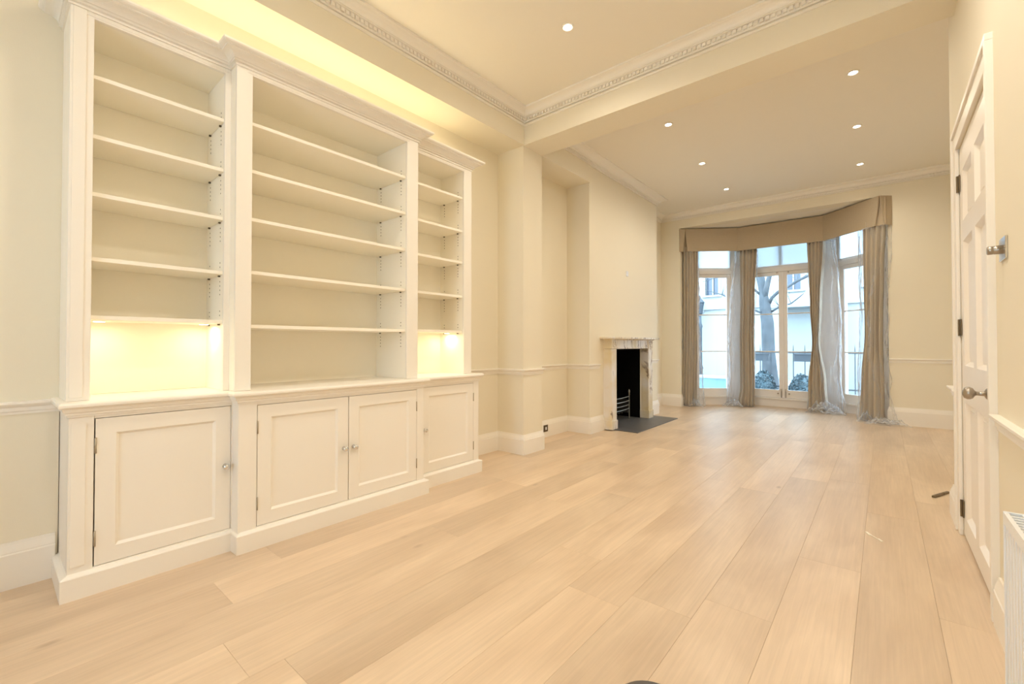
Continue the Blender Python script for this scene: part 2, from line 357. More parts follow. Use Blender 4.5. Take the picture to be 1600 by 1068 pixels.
# ceilings
struct('ceiling', MB().box(-3.5, XR + .3, Y0 - .2, YN0 + .15, ZC, ZC + .12), 'ceiling', 'cream ceiling of the near room', 'ceiling')
struct('ceiling', MB().box(-3.5, XR2 + .2, YN0 + .15, YW + .16, ZC, ZC + .12), 'ceiling', 'pale ceiling of the far room beyond the beam', 'ceiling')
struct('ceiling', MB().prism([(-3.05, YW+.01), (.3, YW+.12), (.3, 8.8), (-.5, 9.6), (-2.0, 9.6), (-3.05, 8.7)], ZBAY + .006, ZBAY + .1), 'ceiling', 'low white ceiling inside the bay', 'ceiling')
# beam and bulkheads
struct('wall_beam', MB().box(-3.5, XR2 + .2, YN0, YN1, ZB, ZC + .02), 'wall', 'deep cream beam crossing between the two rooms', 'beam')
struct('wall_bulkhead', MB().prism([(-3.5, Y0), (-2.948, Y0), (-2.855, YN0), (-3.5, YN0)], ZB, ZC + .02), 'wall', 'cream boxed bulkhead above the bookcase', 'bulkhead')
struct('wall_recess_bulkhead', MB().box(-3.5, XN, YN1, YC0 + .002, ZB, ZC + .02), 'wall', 'cream bulkhead over recess beside the chimney breast', 'bulkhead')

# ------------------------------------------------------------------ mouldings
def cornice_prof(p=0.13, zt=ZC, zl=3.455):
    h = zt - zl
    k = (p - .05) / .055
    pts = [(-.01, zl), (.014, zl), (.014, zl+.010), (.009, zl+.013), (.009, zl+.044), (.034, zl+.046), (.034, zl+.052)]
    for t in range(7):
        a = t / 6 * PI / 2; pts.append((.040 + (p - .058) * (1 - math.cos(a)), zl + .052 + (h - .072) * math.sin(a)))
    return pts + [(p - .012, zt-.018), (p, zt-.016), (p, zt+.004), (-.01, zt+.004)]
def cornice(name, path, label, p=.13, zl=3.455, dent=True):
    o = struct(name, MB().sweep(path, cornice_prof(p, ZC, zl)), 'trim', label, 'cornice')
    if dent:
        mb = MB()
        for k in range(len(path) - 1):
            a, b = Vector(path[k]), Vector(path[k+1]); d = (b - a); L_ = d.length; d.normalize(); n = Vector((d.y, -d.x)); c = int(L_ / .036)
            for j in range(1, c):
                q = a + d * (j * L_ / c)
                T = Matrix(((d.x, n.x, 0, q.x), (d.y, n.y, 0, q.y), (0, 0, 1, 0), (0, 0, 0, 1)))
                mb.T = T; mb.box(-.012, .012, .008, .024, zl + .018, zl + .043)
        mb.T = None
        dn = mb.build('dentil_course', 'trim', o); dn['kind'] = 'stuff'
    return o
cornice('trim_1', [(-2.948, Y0), (-2.855, YN0), (XR, YN0), (XR, Y0)], 'white dentilled plaster cornice around the near ceiling', p=.105)
cornice('trim_2', [(XR2, YN1), (XN, YN1), (XN, YC1), (XL, YC1), (XL, yw(XL)), (XR2, yw(XR2)), (XR2, YN1 + .31)], 'white dentilled plaster cornice around the far ceiling')
# second bead below the cornice on the bulkhead
struct('trim_3', MB().sweep([(-2.948, Y0), (-2.855, YN0), (XR, YN0)], [(-.01, 3.425), (.010, 3.425), (.017, 3.431), (.017, 3.437), (.010, 3.445), (-.01, 3.445)]), 'trim', 'thin white bead under the near cornice', 'moulding')

def skirt_prof(h=.21, t=.024):
    return [(-.01, 0), (t, 0), (t, h-.055), (t-.004, h-.050), (t-.004, h-.044), (t-.008, h-.030), (t-.014, h-.012), (t-.016, h), (-.01, h)]
def dado_prof(z=.885):
    return [(-.01, z-.062), (.007, z-.062), (.007, z-.052), (.012, z-.046), (.012, z-.030), (.024, z-.020), (.030, z-.012), (.030, z-.002), (.026, z), (-.01, z)]
struct('baseboard_near_left', MB().sweep([(-3.165, Y0), (-3.165, .222)], skirt_prof(.215)), 'trim', 'white skirting board left of the bookcase', 'skirting')
struct('trim_4', MB().sweep([(-3.165, Y0), (-3.165, .24)], dado_prof(.878)), 'trim', 'white dado rail left of the bookcase', 'dado rail')
struct('baseboard_left', MB().sweep([(XL, 2.915), (XL, YN0), (XN, YN0), (XN, YN1), (XL, YN1), (XL, YC0), (XB, YC0), (XB, 5.325)], skirt_prof(.205, .02)), 'trim', 'white skirting board around pier and recess to the fireplace', 'skirting')
struct('trim_5', MB().sweep([(XL, 2.86), (XL, YN0), (XN, YN0), (XN, YN1), (XL, YN1), (XL, YC0), (XB, YC0), (XB, 5.22)], dado_prof(.888)), 'trim', 'white dado rail around pier and recess to the fireplace', 'dado rail')
struct('baseboard_far_left', MB().sweep([(XB, 6.86), (XB, YC1), (XL, YC1), (XL, yw(XL)), (OL, yw(OL)), (OL, yw(OL) + .19)], skirt_prof(.22)), 'trim', 'white skirting board between fireplace and bay', 'skirting')
struct('trim_6', MB().sweep([(XB, 6.80), (XB, YC1), (XL, YC1), (XL, YC1 + .1)], dado_prof(.90)), 'trim', 'short white dado rail right of the fireplace', 'dado rail')
struct('baseboard_far_right', MB().sweep([(OR, yw(OR) + .19), (OR, yw(OR)), (XR2, yw(XR2)), (XR2, 4.22)], skirt_prof(.25)), 'trim', 'white skirting board right of the bay', 'skirting')
struct('trim_7', MB().sweep([(OR, yw(OR)), (XR2, yw(XR2)), (XR2, 4.22)], dado_prof(.945)), 'trim', 'white dado rail right of the bay', 'dado rail')
struct('baseboard_right', MB().sweep([(XR, 2.665), (XR, Y0)], skirt_prof(.20)), 'trim', 'white skirting board between door and radiator', 'skirting')
struct('trim_8', MB().sweep([(XR, 2.665), (XR, Y0)], dado_prof(.862)), 'trim', 'white dado rail between the door and the viewpoint', 'dado rail')
struct('baseboard_right_end', MB().sweep([(XR2, 4.22), (XR, 4.22), (XR, 3.93)], skirt_prof(.20, .022)), 'trim', 'white skirting return at the wall end beyond the door', 'skirting')
struct('trim_9', MB().sweep([(XR2, 4.22), (XR, 4.22), (XR, 3.93)], dado_prof(.868)), 'trim', 'white dado rail return at the wall end beyond door', 'dado rail')

# ------------------------------------------------------------------ bookcase
def panel_door(parent, x, y0, y1, z0, z1, hinge_side, st=.072, knob=None, label=None):
    """inset door in the plane X = x, spanning y0..y1"""
    g = .003
    y0 += g; y1 -= g; z0 += g; z1 -= g; t = .022
    mb = MB()
    mb.box(x - t, x, y0, y0 + st, z0, z1).box(x - t, x, y1 - st, y1, z0, z1).box(x - t, x, y0 + st, y1 - st, z0, z0 + st).box(x - t, x, y0 + st, y1 - st, z1 - st, z1)
    d = mb.build('door', 'joinery', parent)
    # sloping inner moulding and recessed panel
    a, b, c, e = y0 + st, y1 - st, z0 + st, z1 - st; r = .011; w = .012
    mp = MB()
    mp.quad((x - r, a + w, c + w), (x - r, b - w, c + w), (x - r, b - w, e - w), (x - r, a + w, e - w))
    mp.quad((x - .001, a, c), (x - .001, b, c), (x - r, b - w, c + w), (x - r, a + w, c + w)); mp.quad((x - .001, a, e), (x - r, a + w, e - w), (x - r, b - w, e - w), (x - .001, b, e))
    mp.quad((x - .001, a, c), (x - r, a + w, c + w), (x - r, a + w, e - w), (x - .001, a, e)); mp.quad((x - .001, b, c), (x - .001, b, e), (x - r, b - w, e - w), (x - r, b - w, c + w))
    mp.quad((x - t, a, c), (x - t, a, e), (x - t, b, e), (x - t, b, c))
    mp.build('panel', 'joinery', d)
    hy = y0 if hinge_side < 0 else y1
    for hz in (z0 + .09, z1 - .16):
        MB().tube([(x + .002, hy, hz), (x + .002, hy, hz + .072)], .0042, 8).build('hinge', 'cabinet_hinge', d, smooth=True)
    if knob:
        MB().lathe([(.013, 0), (.009, .004), (.007, .013), (.014, .020), (.0175, .028), (.015, .036), (.005, .040)], (x, knob[0], knob[1]), (1, 0, 0), 16).build('knob', 'chrome', d, smooth=True)
    return d

XU, XUM = -2.88, -2.79       # upper fronts
XF, XFM = -2.81, -2.72       # base fronts
def base_unit(label, xf, yl, yr, sl, sr, doors, carc_y):
    t = empty('base_cabinet', (XL + .2, (yl + yr) / 2, 0), label, 'cabinet', 'built-in base cabinets under the bookcase')
    z0, z1 = .118, .805
    mb = MB().box(XL + .004, xf - .024, carc_y[0] + .0, carc_y[0] + .02, .1, .82).box(XL + .004, xf - .024, carc_y[1] - .02, carc_y[1], .1, .82)
    mb.box(XL + .004, XL + .02, carc_y[0] + .02, carc_y[1] - .02, .1, .82).box(XL + .02, xf - .03, carc_y[0] + .02, carc_y[1] - .02, .1, .115).box(XL + .02, xf - .03, carc_y[0] + .02, carc_y[1] - .02, .80, .818)
    mb.build('carcass', 'joinery', t)
    fr = MB()
    if sl: fr.box(xf - .024, xf, yl, yl + sl, z0 - .02, z1 + .012)
    if sr: fr.box(xf - .024, xf, yr - sr, yr, z0 - .02, z1 + .012)
    fr.box(xf - .024, xf - .0005, yl + sl, yr - sr, z0 - .02, z0).box(xf - .024, xf - .0005, yl + sl, yr - sr, z1, z1 + .012)
    fr.build('face_frame', 'joinery', t, bevel=.0015)
    for (a, b, hs, kn) in doors: panel_door(t, xf, a, b, z0, z1, hs, knob=kn)
    return t
b1 = base_unit('left base cabinet with one panelled door, knob at its right edge', XF, .235, .892, .085, .008, [(.322, .884, -1, (.855, .472))], (.235, .892))
b1_side = MB().box(XL + .06, XF - .024, .2345, .237, .12, .81); b1_side.build('side_panel', 'joinery', b1)
MB().box(XF, XF + .004, .243, .292, .14, .79).build('pilaster', 'joinery', b1, bevel=.001)
b2 = base_unit('wide middle base cabinet with a pair of panelled doors', XFM, .892, 2.17, .093, .065, [(.985, 1.545, -1, (1.512, .465)), (1.545, 2.105, 1, (1.582, .465))], (.892, 2.17))
MB().box(XF - .01, XFM - .001, .8905, .8925, .1, .815).build('side_panel', 'joinery', b2); MB().box(XF - .01, XFM - .001, 2.1695, 2.1715, .1, .815).build('side_panel', 'joinery', b2)
b3 = base_unit('right base cabinet with one panelled door, knob at its left edge', XF, 2.17, 2.865, .05, .063, [(2.22, 2.802, 1, (2.243, .465))], (2.17, 2.865))
# plinths: part of each cabinet
def plinth_prof(): return [(-.02, 0), (.024, 0), (.024, .098), (.020, .103), (.006, .108), (0, .112), (-.02, .112)]
MB().sweep([(XL + .06, .235), (XF, .235), (XF, .905)], plinth_prof()).build('plinth', 'joinery', b1)
MB().sweep([(XF - .01, .892 + .01), (XFM, .902), (XFM, 2.182), (XF - .01, 2.182)], plinth_prof()).build('plinth', 'joinery', b2)
MB().sweep([(XF, 2.20), (XF, 2.865), (XL + .002, 2.865)], plinth_prof()).build('plinth', 'joinery', b3)

# continuous worktop with stepped moulding
wt_path = [(XL + .004, .235), (XF, .235), (XF, .892), (XFM, .892), (XFM, 2.17), (XF, 2.17), (XF, 2.865), (XL + .004, 2.865)]
wt = empty('worktop', (XL + .2, 1.55, .88), 'continuous moulded ivory worktop ledge over the base cabinets', 'worktop')
MB().prism([(XL + .004, .235), (XF - .001, .235), (XF - .001, .892), (XFM - .001, .892), (XFM - .001, 2.17), (XF - .001, 2.17), (XF - .001, 2.865), (XL + .004, 2.865)], .8175, .884).build('slab', 'joinery', wt)
MB().sweep(wt_path, [(-.004, .8175), (.006, .8175), (.006, .826), (.012, .828), (.012, .836), (.018, .842), (.022, .852), (.022, .857), (.031, .860), (.036, .866), (.036, .876), (.032, .882), (.026, .885), (-.004, .885)]).build('moulding', 'joinery', wt)

def crown_prof(z0=2.735):
    pr = [(-.01, z0), (.008, z0), (.008, z0+.008), (.004, z0+.010), (.004, z0+.014), (.018, z0+.016), (.018, z0+.024), (.014, z0+.026), (.016, z0+.030)]
    for t in range(7):
        a = t / 6 * PI / 2; pr.append((.020 + .044 * (1 - math.cos(a)), z0 + .030 + .026 * math.sin(a)))
    return pr + [(.070, z0+.057), (.070, z0+.063), (.078, z0+.065), (.086, z0+.070), (.090, z0+.076), (.090, z0+.086), (-.01, z0+.086)]
holes_z = {}
def upper_unit(label, xf, yl, yr, ol, orr, shelves, crown, puck):
    t = empty('bookcase', (XL + .15, (yl + yr) / 2, .885), label, 'bookcase', 'built-in shelving units above the worktop')
    zt = 2.712; zb = .885
    ia, ib = ol - .006, orr + .006
    c = MB().box(XL + .004, xf - .022, yl, ia, zb, 2.78).box(XL + .004, xf - .022, ib, yr, zb, 2.78)
    c.box(XL + .004, XL + .018, ia, ib, zb, 2.76).box(XL + .018, xf - .022, ia, ib, zt, 2.74)
    c.build('carcass', 'shelfint', t)
    f = MB().box(xf - .022, xf, yl, ol, zb, 2.78).box(xf - .022, xf, orr, yr, zb, 2.78).box(xf - .022, xf, ol, orr, zt - .004, 2.78)
    f.build('face_frame', 'joinery', t, bevel=.0015)
    MB().sweep(crown, crown_prof()).build('crown_moulding', 'joinery', t)
    MB().sweep([(xf, ol - .028), (xf, orr + .02)], [(-.004, 2.716), (.003, 2.716), (.003, 2.722), (-.004, 2.722)]).build('bead', 'joinery', t)
    hb = MB()
    for zs in shelves:
        th = .020
        MB().box(XL + .02, xf - .024, ia + .0015, ib - .0015, zs - th, zs).build('shelf', 'shelfint', t, bevel=.0015)
        for dz in (-.13, -.105, -.08, -.055, .03, .055):
            if zs < 1.3 and puck and dz < 0: continue
            for yy, sg in ((ia, 1), (ib, -1)):
                for xx in (XL + .075, xf - .085):
                    hb.lathe([(.0042, 0), (.0042, .0008)], (xx, yy, zs + dz), (0, sg, 0), 8)
        for yy, sg in ((ia, 1), (ib, -1)):
            for xx in (XL + .075, xf - .085): hb.box(xx - .006, xx + .006, yy, yy + sg * .010, zs - th - .008, zs - th)
    h = hb.build('shelf_pins_and_holes', 'pinhole', t); h['kind'] = 'stuff'
    if puck:
        zz = shelves[-1] - .020
        for py in (ia + .055, ib - .055):
            pk = MB().lathe([(.030, 0), (.030, .003), (.026, .004)], ((XL + xf) / 2 - .0, py, zz), (0, 0, -1), 20).build('puck_light', 'chrome', t)
            MB().lathe([(.022, 0), (.022, .0015)], ((XL + xf) / 2, py, zz - .0038), (0, 0, -1), 16).build('lens', 'puck', pk)
            l = bpy.data.lights.new('puck_lamp', 'AREA'); l.shape = 'DISK'; l.size = .05; l.energy = 0.55; l.color = WARM2
            lo = bpy.data.objects.new('puck_lamp', l); COL.objects.link(lo); lo.location = ((XL + xf) / 2, py, zz - .014)
    return t
SZ = [2.452, 2.163, 1.883, 1.570, 1.288]
u1 = upper_unit('left narrow bookcase with five shelves and a lit lowest bay', XU, .23, .892, .312, .862, SZ, [(XL + .06, .23), (XU, .23), (XU, .892)], True)
MB().box(XU, XU + .004, .24, .285, .90, 2.735).build('pilaster', 'joinery', u1, bevel=.001)
u2 = upper_unit('wide middle bookcase standing forward, with five unlit shelves', XUM, .892, 2.166, .975, 2.062, [2.449, 2.170, 1.888, 1.578, 1.263], [(XU - .012, .892), (XUM, .892), (XUM, 2.166), (XU - .012, 2.166)], False)
u3 = upper_unit('right narrow bookcase with five shelves and a lit lowest bay', XU, 2.166, 2.842, 2.20, 2.748, [2.48, 2.18, 1.895, 1.588, 1.272], [(XU, 2.166), (XU, 2.842), (XL + .002, 2.842)], True)
st = MB().box(-3.10, -3.04, .33, 2.76, 2.785, 2.79).build('light_strip', 'strip'); tag(st, 'warm LED strip lying on top of the bookcase', 'light strip')
st.location.z = 0
MB()

# ------------------------------------------------------------------ downlights
def downlight(x, y, label, pw=1.0):
    t = empty('downlight', (x, y, ZC), label, 'light', 'recessed ceiling downlights')
    MB().lathe([(.048, .000), (.048, .004), (.044, .007), (.036, .007), (.034, .002), (.034, .001)], (x, y, ZC), (0, 0, -1), 24).build('bezel', 'trim', t, smooth=True)
    MB().lathe([(.028, .0), (.028, .0045), (.018, .007)], (x, y, ZC), (0, 0, -1), 16).build('bulb', 'bulb', t)
    l = bpy.data.lights.new('downlight_lamp', 'SPOT'); l.energy = P_SPOT * pw; l.color = WARM; l.spot_size = math.radians(172); l.spot_blend = 1.0; l.shadow_soft_size = .04
    lo = bpy.data.objects.new('downlight_lamp', l); COL.objects.link(lo); lo.location = (x, y, ZC - .03)
    return t
downlight(-1.822, 2.823, 'lone downlight in the near ceiling, in front of the beam')
downlight(-1.79, 4.80, 'downlight of the left far row nearest the beam', .78)
downlight(-1.835, 6.13, 'middle downlight of the left far row', .78)
downlight(-1.85, 7.39, 'downlight of the left far row nearest the bay', .7)
downlight(-.185, 4.94, 'downlight of the right far row nearest the beam', .72)
downlight(-.203, 6.19, 'middle downlight of the right far row', .72)
downlight(-.217, 7.52, 'downlight of the right far row nearest the bay', .65)
for x, y, w in ((-.2, 2.2, 'right'), (-1.82, .9, 'left'), (-.2, .3, 'right'), (-1.82, -1.1, 'left')):
    downlight(x, y, 'near room downlight outside the picture, %s side, %s' % (w, 'further forward' if y > .5 else 'further back'), 1.5 if w == 'right' else .7)

# ------------------------------------------------------------------ bay windows
def facet(P0, P1):
    d = Vector((P1[0] - P0[0], P1[1] - P0[1])); L_ = d.length; d.normalize(); n = Vector((-d.y, d.x))   # n points outward (left of travel)
    return Matrix(((d.x, n.x, 0, P0[0]), (d.y, n.y, 0, P0[1]), (0, 0, 1, 0), (0, 0, 0, 1))), L_
ZG0, ZG1, ZT0, ZT1 = .31, 2.42, 2.585, 3.16
def window(idx, P0, P1, leaves, label, post_ext=(0, 0), topm=None):
    T, L_ = facet(P0, P1)
    root = empty('window_%d' % idx, (*P0, 0), label, 'window', None, 'structure')
    def mk(): m = MB(); m.T = T; return m
    a0, b0 = leaves[0][0], leaves[-1][1]
    f = mk()
    f.box(-post_ext[0], a0, 0, .16, 0, ZBAY).box(b0, L_ + post_ext[1], 0, .16, 0, ZBAY)     # side posts
    f.box(a0, b0, .0, .14, 2.485, ZT0 - .02).box(a0, b0, .02, .14, ZT1 + .03, ZBAY)
    f.box(a0, b0, .01, .16, 0, .135).box(a0, b0, -.012, .16, .135, .165)
    f.build('frame', 'window_paint', root, bevel=.003)
    st = .068
    for (a, b) in leaves:
        s = mk()
        s.box(a, a + st, .025, .07, .168, 2.482).box(b - st, b, .025, .07, .168, 2.482).box(a + st, b - st, .025, .07, .168, ZG0).box(a + st, b - st, .025, .07, ZG1, 2.482)
        lf = s.build('casement', 'window_paint', root, bevel=.003)
        for z in (1.012, 1.708): m = mk(); m.box(a + st, b - st, .030, .065, z - .010, z + .010); m.build('muntin', 'window_paint', lf)
        for z0, z1 in ((ZG0, 1.002), (1.022, 1.698), (1.718, ZG1)): m = mk(); m.box(a + st - .004, b - st + .004, .045, .049, z0 - .004, z1 + .004); m.build('pane', 'glass', lf)
    tf = mk(); tf.box(a0, b0, .03, .08, ZT0 - .02, ZT0 + .015).box(a0, b0, .03, .08, ZT1, ZT1 + .03).box(a0, a0 + .045, .03, .08, ZT0 + .015, ZT1).box(b0 - .045, b0, .03, .08, ZT0 + .015, ZT1)
    xs = [a0 + .045, b0 - .045]
    if topm: tf.box(topm - .028, topm + .028, .03, .08, ZT0 + .015, ZT1); xs = [a0 + .045, topm - .028, topm + .028, b0 - .045]
    fl_ = tf.build('fanlight', 'window_paint', root, bevel=.003)
    for k in range(0, len(xs), 2): m = mk(); m.box(xs[k], xs[k+1], .052, .056, ZT0 + .012, ZT1 + .002); m.build('pane', 'glass', fl_)
    # blind over the fanlight
    m = mk(); m.box(a0 + .01, b0 - .01, -.004, -.003, ZT0 + .01, ZBAY - .03)
    where = {1: 'left', 2: 'middle', 3: 'right'}[idx]
    bl = empty('roller_blind', T @ Vector(((a0 + b0) / 2, 0, ZT0)), 'translucent white blind over the top light of the %s bay window' % where, 'blind')
    m.build('blind_fabric', 'blind', bl)
    m = mk(); m.box(a0 + .01, b0 - .01, -.010, .0, ZT0 + .0, ZT0 + .014); m.build('bottom_bar', 'window_paint', bl)
    m = mk(); m.tube([(a0 + .01, -.02, ZBAY - .035), (b0 - .01, -.02, ZBAY - .035)], .018, 12); m.build('roller', 'window_paint', bl, smooth=True)
    return root, T
w1, T1 = window(1, BA, BB, [(.27, .94)], 'left angled bay window behind the plastic-wrapped curtains', (.12, .06))
w2, T2 = window(2, BB, BD, [(.0, .54), (.54, 1.08)], 'middle bay window, a pair of glazed doors', (0, 0), topm=.51)
w3, T3 = window(3, BE, BG, [(.04, .71)], 'right angled bay window by the plastic sheet', (.02, .12))
m = MB(); m.T = T2
m.box(.525, .555, .010, .026, .17, 2.48); m.build('meeting_strip', 'window_paint', w2, bevel=.002)
for s_ in (-1, 1):
    m = MB(); m.T = T2; x = .54 + s_ * .034
    m.box(x - .008, x + .008, .012, .026, .175, .29).tube([(x, .012, .17), (x, .012, .33)], .005, 8); m.build('bolt', 'nickel', w2)
    m = MB(); m.T = T2; x = .54 + s_ * .088
    m.lathe([(.013, 0), (.013, .004), (.006, .008), (.006, .02)], T2 @ Vector((0, 0, 0)) if False else (x, .026, .245), (0, -1, 0), 12); m.build('floor_bolt_knob', 'nickel', w2, smooth=True)
    m = MB(); m.T = T2; x = .54 + s_ * .09
    m.box(x - .012, x + .012, .012, .026, 2.452, 2.478); m.build('top_catch', 'nickel', w2)
# bay apron walls beneath/around and corner posts
ap = MB()
ap.box(-3.2, BA[0] - .0, YW + .2, BA[1] + .1, 0, ZBAY)
ap.box(BG[0] + .0, .45, YW + .2, BG[1] + .1, 0, ZBAY)
struct('wall_bay', ap, 'wall', 'short cream side walls of the bay', 'wall')
pp = MB().prism([(BB[0] - .01, BB[1]), (BB[0] + .001, BB[1]), (BB[0] + .001, BB[1] + .16), (BB[0] - .11, BB[1] + .13)], 0, ZBAY)
pp.prism([(BD[0] - .001, BD[1]), (BD[0] + .005, BD[1] + .034), (BD[0] + .10, BD[1] + .16), (BD[0] - .001, BD[1] + .16)], 0, ZBAY)
struct('trim_10', pp, 'window_paint', 'white corner posts of the bay', 'post')
# bay exterior reveal of rear window
rwn = empty('window_4', (-1.35, Y0, .65), 'rear window behind the viewpoint', 'window', None, 'structure')
MB().box(-1.9, -1.84, Y0 - .15, Y0 - .05, .9, 2.4).box(-.86, -.8, Y0 - .15, Y0 - .05, .9, 2.4).box(-1.84, -.86, Y0 - .15, Y0 - .05, .9, .97).box(-1.84, -.86, Y0 - .15, Y0 - .05, 2.34, 2.4).box(-1.84, -.86, Y0 - .14, Y0 - .06, 1.62, 1.67).build('frame', 'window_paint', rwn)
MB().box(-1.84, -.86, Y0 - .10, Y0 - .096, .97, 2.34).build('pane', 'glass', rwn)

# ------------------------------------------------------------------ pelmet
pel = empty('pelmet', (-1.38, 8.9, 2.86), 'angled taupe fabric pelmet following the bay above the curtains', 'pelmet')
PT, PB = 3.285, 2.865
pc = [(-2.86, 8.40), (-2.79, 8.335), (-2.045, 8.865), (-.745, 8.93), (-.022, 8.25), (.115, 8.36)]
pc[0] = (-2.885, 8.252); pc[1] = (-2.80, 8.315)
pc[5] = (.10, 8.357)
def ppanel(a, b, ga, gb, name):
    a, b = Vector(a), Vector(b); d = (b - a); L_ = d.length; d.normalize(); n = Vector((d.y, -d.x)); t = .018; m = MB()
    mesh = []
    N_ = 10
    for face in (0, 1):
        for row in range(5):
            z = PT + (PB - PT) * row / 4; g = row / 4
            for k in range(N_ + 1):
                u = k / N_; s0 = ga * g ** 1.3; s1 = L_ - gb * g ** 1.3
                p = a + d * (s0 + (s1 - s0) * u) + n * ((t if face == 0 else 0) + .004 * math.sin(u * PI) * g + (.012 * g if (u < .06 and ga > .02) or (u > .94 and gb > .02) else 0))
                mesh.append(m.pt((p.x, p.y, z)))
    w_ = N_ + 1; off = 5 * w_
    for f_ in (0, off):
        for r in range(4):
            for k in range(N_): i = f_ + r * w_ + k; m.f.append([i, i + 1, i + w_ + 1, i + w_])
    per = [k for k in range(w_)] + [r * w_ + N_ for r in range(1, 5)] + [4 * w_ + k for k in range(N_ - 1, -1, -1)] + [r * w_ for r in range(3, 0, -1)]
    for k in range(len(per)): i, j = per[k], per[(k + 1) % len(per)]; m.f.append([i, j, j + off, i + off])
    return m.build(name, 'fabric', pel)
ppanel(pc[0], pc[1], 0, .035, 'return'); ppanel(pc[1], pc[2], .035, .010, 'panel'); ppanel(pc[2], pc[3], .010, .010, 'panel')
ppanel(pc[3], pc[4], .010, .050, 'panel'); ppanel(pc[4], pc[5], .042, 0, 'return')
for k, w_ in ((1, .05), (2, .03), (3, .03), (4, .06)):
    c = Vector(pc[k]); cen = Vector((-1.38, 8.0)); out = Vector(((pc[k][0] - cen.x) * .2, 1)).normalized()
    q = c + out * (.020 if k in (2, 3) else .034); sd = Vector((out.y, -out.x))
    m = MB(); a = q - sd * w_; b = q + sd * w_; mid = q + out * .03
    m.prism([(a.x, a.y), (q.x, q.y), (b.x, b.y), (mid.x, mid.y)], PB + .004, PT - .02); m.build('pleat', 'fabric', pel)
MB().prism([(-2.90, YW+.21), (-2.80, 8.33), (-2.045, 8.885), (-.745, 8.95), (-.022, 8.27), (.10, 8.39), (.1, 8.5), (-.70, 9.15), (-2.05, 9.1), (-2.88, 8.48)], PT - .03, PT - .012).build('top_board', 'fabric', pel)

# ------------------------------------------------------------------ curtains and their plastic wraps
def loft(cfun, zs, seg, name, m, parent=None, seed=0, open_=False):
    mb = MB(); rings = []
    for z in zs:
        rings.append([mb.pt(cfun(z, j / seg)) for j in range(seg + (1 if open_ else 0))])
    for k in range(len(zs) - 1):
        for j in range(seg):
            j2 = j + 1 if open_ else (j + 1) % seg
            mb.f.append([rings[k][j], rings[k][j2], rings[k+1][j2], rings[k+1][j]])
    if not open_: mb.f.append(rings[0][::-1]); mb.f.append(rings[-1][:])
    return mb.build(name, m, parent, smooth=True, fix=not open_)
def lerp_tab(tab, z):
    tab = sorted(tab)
    if z <= tab[0][0]: return tab[0][1:]
    for a, b in zip(tab, tab[1:]):
        if z <= b[0]:
            t = (z - a[0]) / (b[0] - a[0]); t = t * t * (3 - 2 * t)
            return tuple(p + (q - p) * t for p, q in zip(a[1:], b[1:]))
    return tab[-1][1:]
